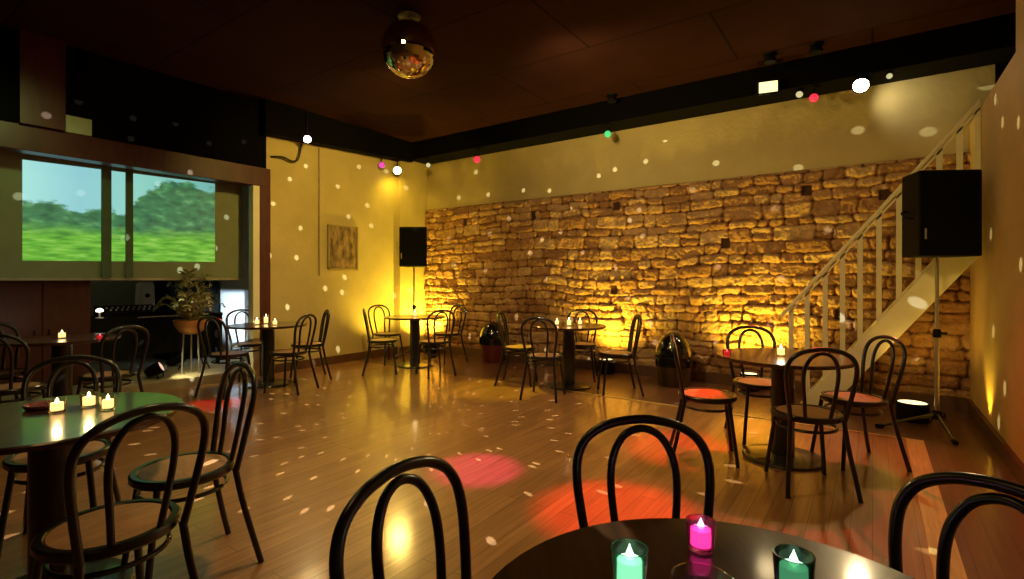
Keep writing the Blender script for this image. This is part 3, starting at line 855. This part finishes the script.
# unlit ceiling fixtures
for (px, py, lab) in ((770, 58, 'unlit black fitting on the ceiling above the square floodlight'), (816, 48, 'unlit black fitting on the ceiling between floodlight and brightest spotlight'), (612, 98, 'unlit black fitting on the ceiling above the green lamp')):
    d = 2.36 * F / (279 - py); p = W((px - 512) / F * d, d, 3.70)
    t = thing('ceiling_fitting', lab, 'light', p, 0, 'unlit ceiling fittings')
    s = MB(); s.lathe([(.001, -.015), (.07, -.015), (.075, 0), (.001, 0)], 20); s.build('plate', M['black'], t, smooth=True)
    s = MB(); s.lathe([(.001, -.09), (.06, -.09), (.065, -.07), (.04, -.015), (.001, -.015)], 20); s.build('housing', M['black'], t, smooth=True)

# mirror ball
t = thing('mirror_ball', 'large mirror ball hanging under the dark ceiling', 'mirror ball', BALL)
s = MB(); R_ = .25; nl = 30
prof = [(max(1e-4, R_ * math.cos(a)), R_ * math.sin(a)) for a in [-PI / 2 + PI * k / nl for k in range(nl + 1)]]
s.lathe(prof, 56); s.build('ball', M['mirror'], t)
s = MB(); s.lathe([(.03, .245), (.03, .265), (.008, .27), (.008, .30)], 16); s.build('cap', M['steel'], t, smooth=True)
s = MB(); s.lathe([(.001, .285), (.10, .290), (.105, .30), (.05, .318), (.001, .32)], 24); s.build('motor_plate', M['dark_wood'], t, smooth=True)

# ------------------------------------------------------------------ left wall details
t = thing('wall_picture', 'tall stone-textured panel hanging on the yellow left wall', 'picture')
s = MB(); s.box(XL, XL + .03, 4.77, 5.30, 1.46, 2.12); s.build('panel', mat('picture_panel', (.24, .16, .09), .8, var=.75, scale=7, bump=.8, bscale=9, stretch=(1, 2.2, 1)), t)
s = MB()
for y0, y1, z0, z1 in ((4.76, 4.785, 1.45, 2.13), (5.285, 5.31, 1.45, 2.13), (4.76, 5.31, 1.45, 1.47), (4.76, 5.31, 2.11, 2.13)): s.box(XL, XL + .036, y0, y1, z0, z1)
s.build('edge_frame', M['conduit'], t)
s = MB(); s.tube([(XL + .012, 4.62, z) for z in (1.35, 2.0, 2.6, 3.26)], .012, 8, sub=1)
tag(s.build('wall_conduit', M['conduit'], smooth=True), 'thin vertical conduit on the yellow wall left of the stone panel', 'pipe')
s = MB(); s.tube([(XL + .02, 3.86, 2.98), (XL + .05, 4.02, 3.0), (XL + .05, 4.15, 2.97), (XL + .05, 4.25, 3.02), (XL + .06, 4.30, 3.26)], .014, 8)
tag(s.build('loose_cable', M['cable'], smooth=True), 'dark loose cable looping from the stage corner to the left beam', 'cable')
s = MB(); s.box(XL + .012, XL + .04, 1.645, 1.88, 2.805, 2.98)  # pale panel put in place of a patch like a lit window
tag(s.build('lit_patch_panel', M['lit_patch'], bevel=.003), 'small pale panel standing in for a lit window-like patch on the stage lintel', 'board')

# ------------------------------------------------------------------ stage: screen
XS = -7.05
t = thing('projection_screen', 'hanging projection screen showing a green landscape above the stage', 'screen')
s = MB(); s.box(XS - .02, XS, -1.5, 3.62, 1.31, 2.60); s.build('screen_fabric', M['fabric'], t)
s = MB(); s.box(XS - .03, XS + .01, -1.5, 3.62, 1.285, 1.312); s.build('bottom_bar', M['grey_lid'], t)
me = bpy.data.meshes.new('projected_image')
q = [(XS + .004, 1.40, 1.487), (XS + .004, 3.26, 1.525), (XS + .004, 3.26, 2.548), (XS + .004, 1.40, 2.510)]
# grid so the keystoned quad maps evenly
vs = []; uvs = []; fs = []; nn = 12
for j in range(nn + 1):
    for i in range(nn + 1):
        u, v = i / nn, j / nn
        p = (Vector(q[0]) * (1 - u) + Vector(q[1]) * u) * (1 - v) + (Vector(q[3]) * (1 - u) + Vector(q[2]) * u) * v
        vs.append(p); uvs.append((u, v))
for j in range(nn):
    for i in range(nn):
        a = j * (nn + 1) + i; fs.append((a, a + 1, a + nn + 2, a + nn + 1))
me.from_pydata(vs, [], fs); ul = me.uv_layers.new(name='UVMap')
for lp in me.loops: ul.data[lp.index].uv = uvs[lp.vertex_index]
me.materials.append(M['picture'])
o = bpy.data.objects.new('projected_image', me); COL.objects.link(o); o.parent = t
for px, w in ((106.5, .045), (129.5, .035)):  # dark strips modelled in place of shadows crossing the image
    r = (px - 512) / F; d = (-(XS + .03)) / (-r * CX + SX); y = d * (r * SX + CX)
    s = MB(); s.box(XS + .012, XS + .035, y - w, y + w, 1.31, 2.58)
    tag(s.build('screen_shadow', M['shadow_green']), 'left dark vertical strip standing in for a shadow on the projected image' if px < 110 else 'right dark vertical strip standing in for a shadow on the projected image', 'shadow strip', 'shadow strips across the projected image')
# light on the screen fabric and behind it
spot((-5.2, 1.2, 3.3), (XS, 1.2, 1.9), 34, (0.75, 1.0, 0.30), 80, 0.9, 0.08)  # added green fill on the fabric, no fixture for it
spot((-7.75, 3.2, 0.34), (-7.80, 3.98, 1.05), 130, (0.72, 0.88, 1.0), 110, 0.9, 0.04)
spot((-6.98, 2.62, 0.34), (-6.9, 3.4, 0.0), 16, (1.0, .85, .4), 110, 0.9, 0.04)
point((-8.3, 1.6, 1.9), 2.5, (0.7, 0.75, 0.4), 0.1)

# ------------------------------------------------------------------ stage furniture
t = thing('cabinet', 'dark red-brown wooden cabinet at the left side of the stage', 'cabinet', (-7.55, 1.60, .10))
s = MB(); s.box(-.25, .20, -.42, .44, 0, 1.20); s.build('body', M['red_wood'], t, bevel=.006)
s = MB(); s.box(-.27, .22, -.44, .46, 1.20, 1.225); s.build('top', M['red_wood'], t, bevel=.004)
for y0, y1, hy in ((-.40, .0, -.05), (.02, .42, .07)):
    s = MB(); s.box(.20, .215, y0, y1, .06, 1.16); d_ = s.build('door', M['red_wood'], t, bevel=.004)
    s = MB(); s.tube([(.225, hy, .55), (.235, hy, .60), (.225, hy, .65)], .006, 6); s.build('handle', M['black'], d_)
t = thing('equipment_rack', 'tall black case at the left edge of the stage', 'case', (-7.5, .85, .10))
s = MB(); s.box(-.22, .22, -.28, .28, 0, 1.42); s.build('body', M['black'], t, bevel=.008)
s = MB(); s.box(.22, .23, -.24, .24, .06, 1.34); s.build('front_panel', M['grille'], t)

t = thing('equipment_table', 'long black-draped table for sound equipment on the stage', 'table', (-8.0, 2.90, .10))
s = MB(); s.box(-.35, .35, -.85, .75, .68, .72); s.build('table_top', M['black'], t, bevel=.004)
s = MB(); s.box(.335, .345, -.84, .74, .22, .68); s.build('front_cloth', M['black'], t)
for sx in (-.31, .30):
    for sy in (-.8, .7):
        s = MB(); s.box(sx - .02, sx + .02, sy - .02, sy + .02, 0, .68); s.build('leg', M['black'], t)
s = MB(); s.box(.352, .36, -.30, .55, .705, .715); s.build('edge_strip', M['white_plastic'], t)
# mixer and things on it
t = thing('mixing_console', 'low black mixing console with pale knobs on the stage table', 'mixer', (-7.93, 2.62, .822))
s = MB(); s.prism([(-.25, 0), (.25, 0), (.25, .05), (-.25, .13)], 'y', -.32, .32); s.build('body', M['black'], t, bevel=.005)
for j in range(2):
    for i in range(9):
        s = MB(); s.lathe([(.011, 0), (.009, .022), (.001, .024)], 8, c=(.08 - j * .14, -.24 + i * .06, .072 + j * .0235)); s.build('knob', M['white_plastic'], t)
t = thing('white_speaker_box', 'small upright white box standing behind the mixer', 'box', (-8.27, 2.90, .822), 0.0)
s = MB(); s.prism([(-.10, 0), (.10, 0), (.085, .40), (.05, .43), (-.05, .43), (-.085, .40)], 'x', -.08, .08); s.build('body', M['white_plastic'], t, bevel=.008)
s = MB(); s.lathe([(.03, 0), (.03, .006), (.001, .006)], 16, c=(.081, 0, .25), rot=Matrix.Rotation(PI / 2, 3, 'Y')); s.build('dial', M['black'], t)
t = thing('desk_lamp', 'small bright lamp on the front edge of the stage equipment table', 'lamp', (-7.69, 2.22, .821))
s = MB(); s.lathe([(.04, 0), (.04, .01), (.01, .015), (.008, .08)], 16); s.build('base', M['white_plastic'], t, smooth=True)
s = MB(); s.lathe([(.001, .075), (.035, .08), (.04, .10), (.02, .12), (.001, .125)], 16); s.build('lamp_head', emis('desk_lamp_glow', (1, .95, .75), 3), t, smooth=True)
t = thing('amplifier_case', 'black flight case behind the plant at the right end of the stage', 'case', (-7.85, 3.55, .10))
t.location = (-8.68, 3.60, .10)
s = MB(); s.box(-.3, .3, -.34, .34, 0, 1.17); s.build('body', M['black'], t, bevel=.01)
for z in (.3, .85):
    s = MB(); s.tube([(.305, -.06, z), (.33, -.05, z), (.33, .05, z), (.305, .06, z)], .006, 6, sub=1); s.build('handle', M['steel'], t)

# floor spotlights on the stage
def stage_spot(loc, yaw, label, lens):
    t = thing('stage_spotlight', label, 'light', loc, yaw, 'spotlights on the stage floor')
    q = Matrix.Rotation(math.radians(62), 3, 'Y')
    s = MB(); s.lathe([(.001, -.16), (.05, -.16), (.065, -.12), (.075, 0), (.085, .03), (.078, .03), (.07, -.01), (.001, -.01)], 24, c=(0, 0, .14), rot=q); s.build('housing', M['black'], t, smooth=True)
    s = MB(); s.lathe([(.001, -.005), (.068, -.005), (.068, .002), (.001, .004)], 24, c=(0, 0, .14), rot=q); s.build('lens', M[lens], t, smooth=True)
    s = MB(); s.tube([(0, -.09, .14), (0, -.09, .01), (0, .09, .01), (0, .09, .14)], .007, 6, sub=1); s.build('yoke', M['black'], t)
stage_spot((-7.02, 2.62, .10), math.radians(50), 'black floor spotlight with pinkish lit face at the stage edge', 'lens_floor')
stage_spot((-7.75, 3.12, .10), math.radians(100), 'small dark spotlight on the stage floor behind the plant stand', 'lens_dim')

# planter
pp = W(-4.10, 6.55, .10)
t = thing('plant_stand', 'copper bowl planter on tall thin legs at the front of the stage', 'planter', pp)
s = MB(); s.lathe([(.001, .50), (.08, .50), (.13, .53), (.18, .60), (.195, .68), (.185, .68), (.16, .62), (.001, .60)], 32); s.build('bowl', M['pot'], t, smooth=True)
for a in (.6, 2.7, 4.8):
    s = MB(); s.tube([(.09 * math.cos(a), .09 * math.sin(a), .51), (.11 * math.cos(a), .11 * math.sin(a), 0)], .010, 8); s.build('leg', M['steel'], t, smooth=True)
t2 = thing('potted_fern', 'bushy pale green fern growing in the copper bowl on stage', 'plant', (pp.x, pp.y, pp.z + .60))
rg = random.Random(3)
def frond(mb, a, ln, lift, wl):
    c, n_ = math.cos(a), math.sin(a); pts = []
    for k in range(9):
        u = k / 8; rr = ln * u * (1 - .15 * u); zz = lift * math.sin(u * 2.2) * .95
        pts.append(Vector((c * rr, n_ * rr, zz + .02)))
    mb.tube(pts, .003, 4, sub=1)
    for k in range(1, 9):
        p = pts[k]; dr = (pts[k] - pts[k - 1]).normalized(); sd = Vector((-n_, c, 0))
        for sg in (-1, 1):
            L_ = wl * (1.1 - .1 * k) * rg.uniform(.7, 1.2)
            for off in (0, .5):
                b0 = p - dr * .02 * off; tip = b0 + sd * sg * L_ + dr * L_ * .7 + Vector((0, 0, rg.uniform(-.03, .01)))
                mid = (b0 + tip) / 2; w_ = dr * .019; up = Vector((0, 0, .006))
                mb.add([b0, mid + w_ + up, tip, mid - w_ + up], [(0, 1, 2, 3)])
for nm, mt, cnt in (('fronds', M['leaf'], 15), ('pale_fronds', M['leaf_pale'], 9)):
    s = MB()
    for k in range(cnt): frond(s, rg.uniform(0, 2 * PI), rg.uniform(.28, .46), rg.uniform(.18, .72), .125)
    s.build(nm, mt, t2)
t = thing('cymbal_stand', 'dark tilted cymbal on a thin stand above the plant', 'cymbal', (-8.02, 3.26, .82))
t.location = (-7.45, 3.22, .10)
s = MB(); s.lathe([(.001, .012), (.03, .008), (.04, 0), (.15, -.012), (.152, -.015), (.04, -.004), (.001, .006)], 32, c=(0, 0, 1.33), rot=Matrix.Rotation(.35, 3, 'X')); s.build('cymbal', M['brass'], t, smooth=True)
s = MB(); s.tube([(0, 0, 0.25), (0, 0, 1.34)], .010, 8); s.build('pole', M['black'], t)
for a in (0.3, 2.4, 4.5):
    s = MB(); s.tube([(0, 0, .30), (.22 * math.cos(a), .22 * math.sin(a), 0.008)], .008, 6); s.build('leg', M['black'], t)
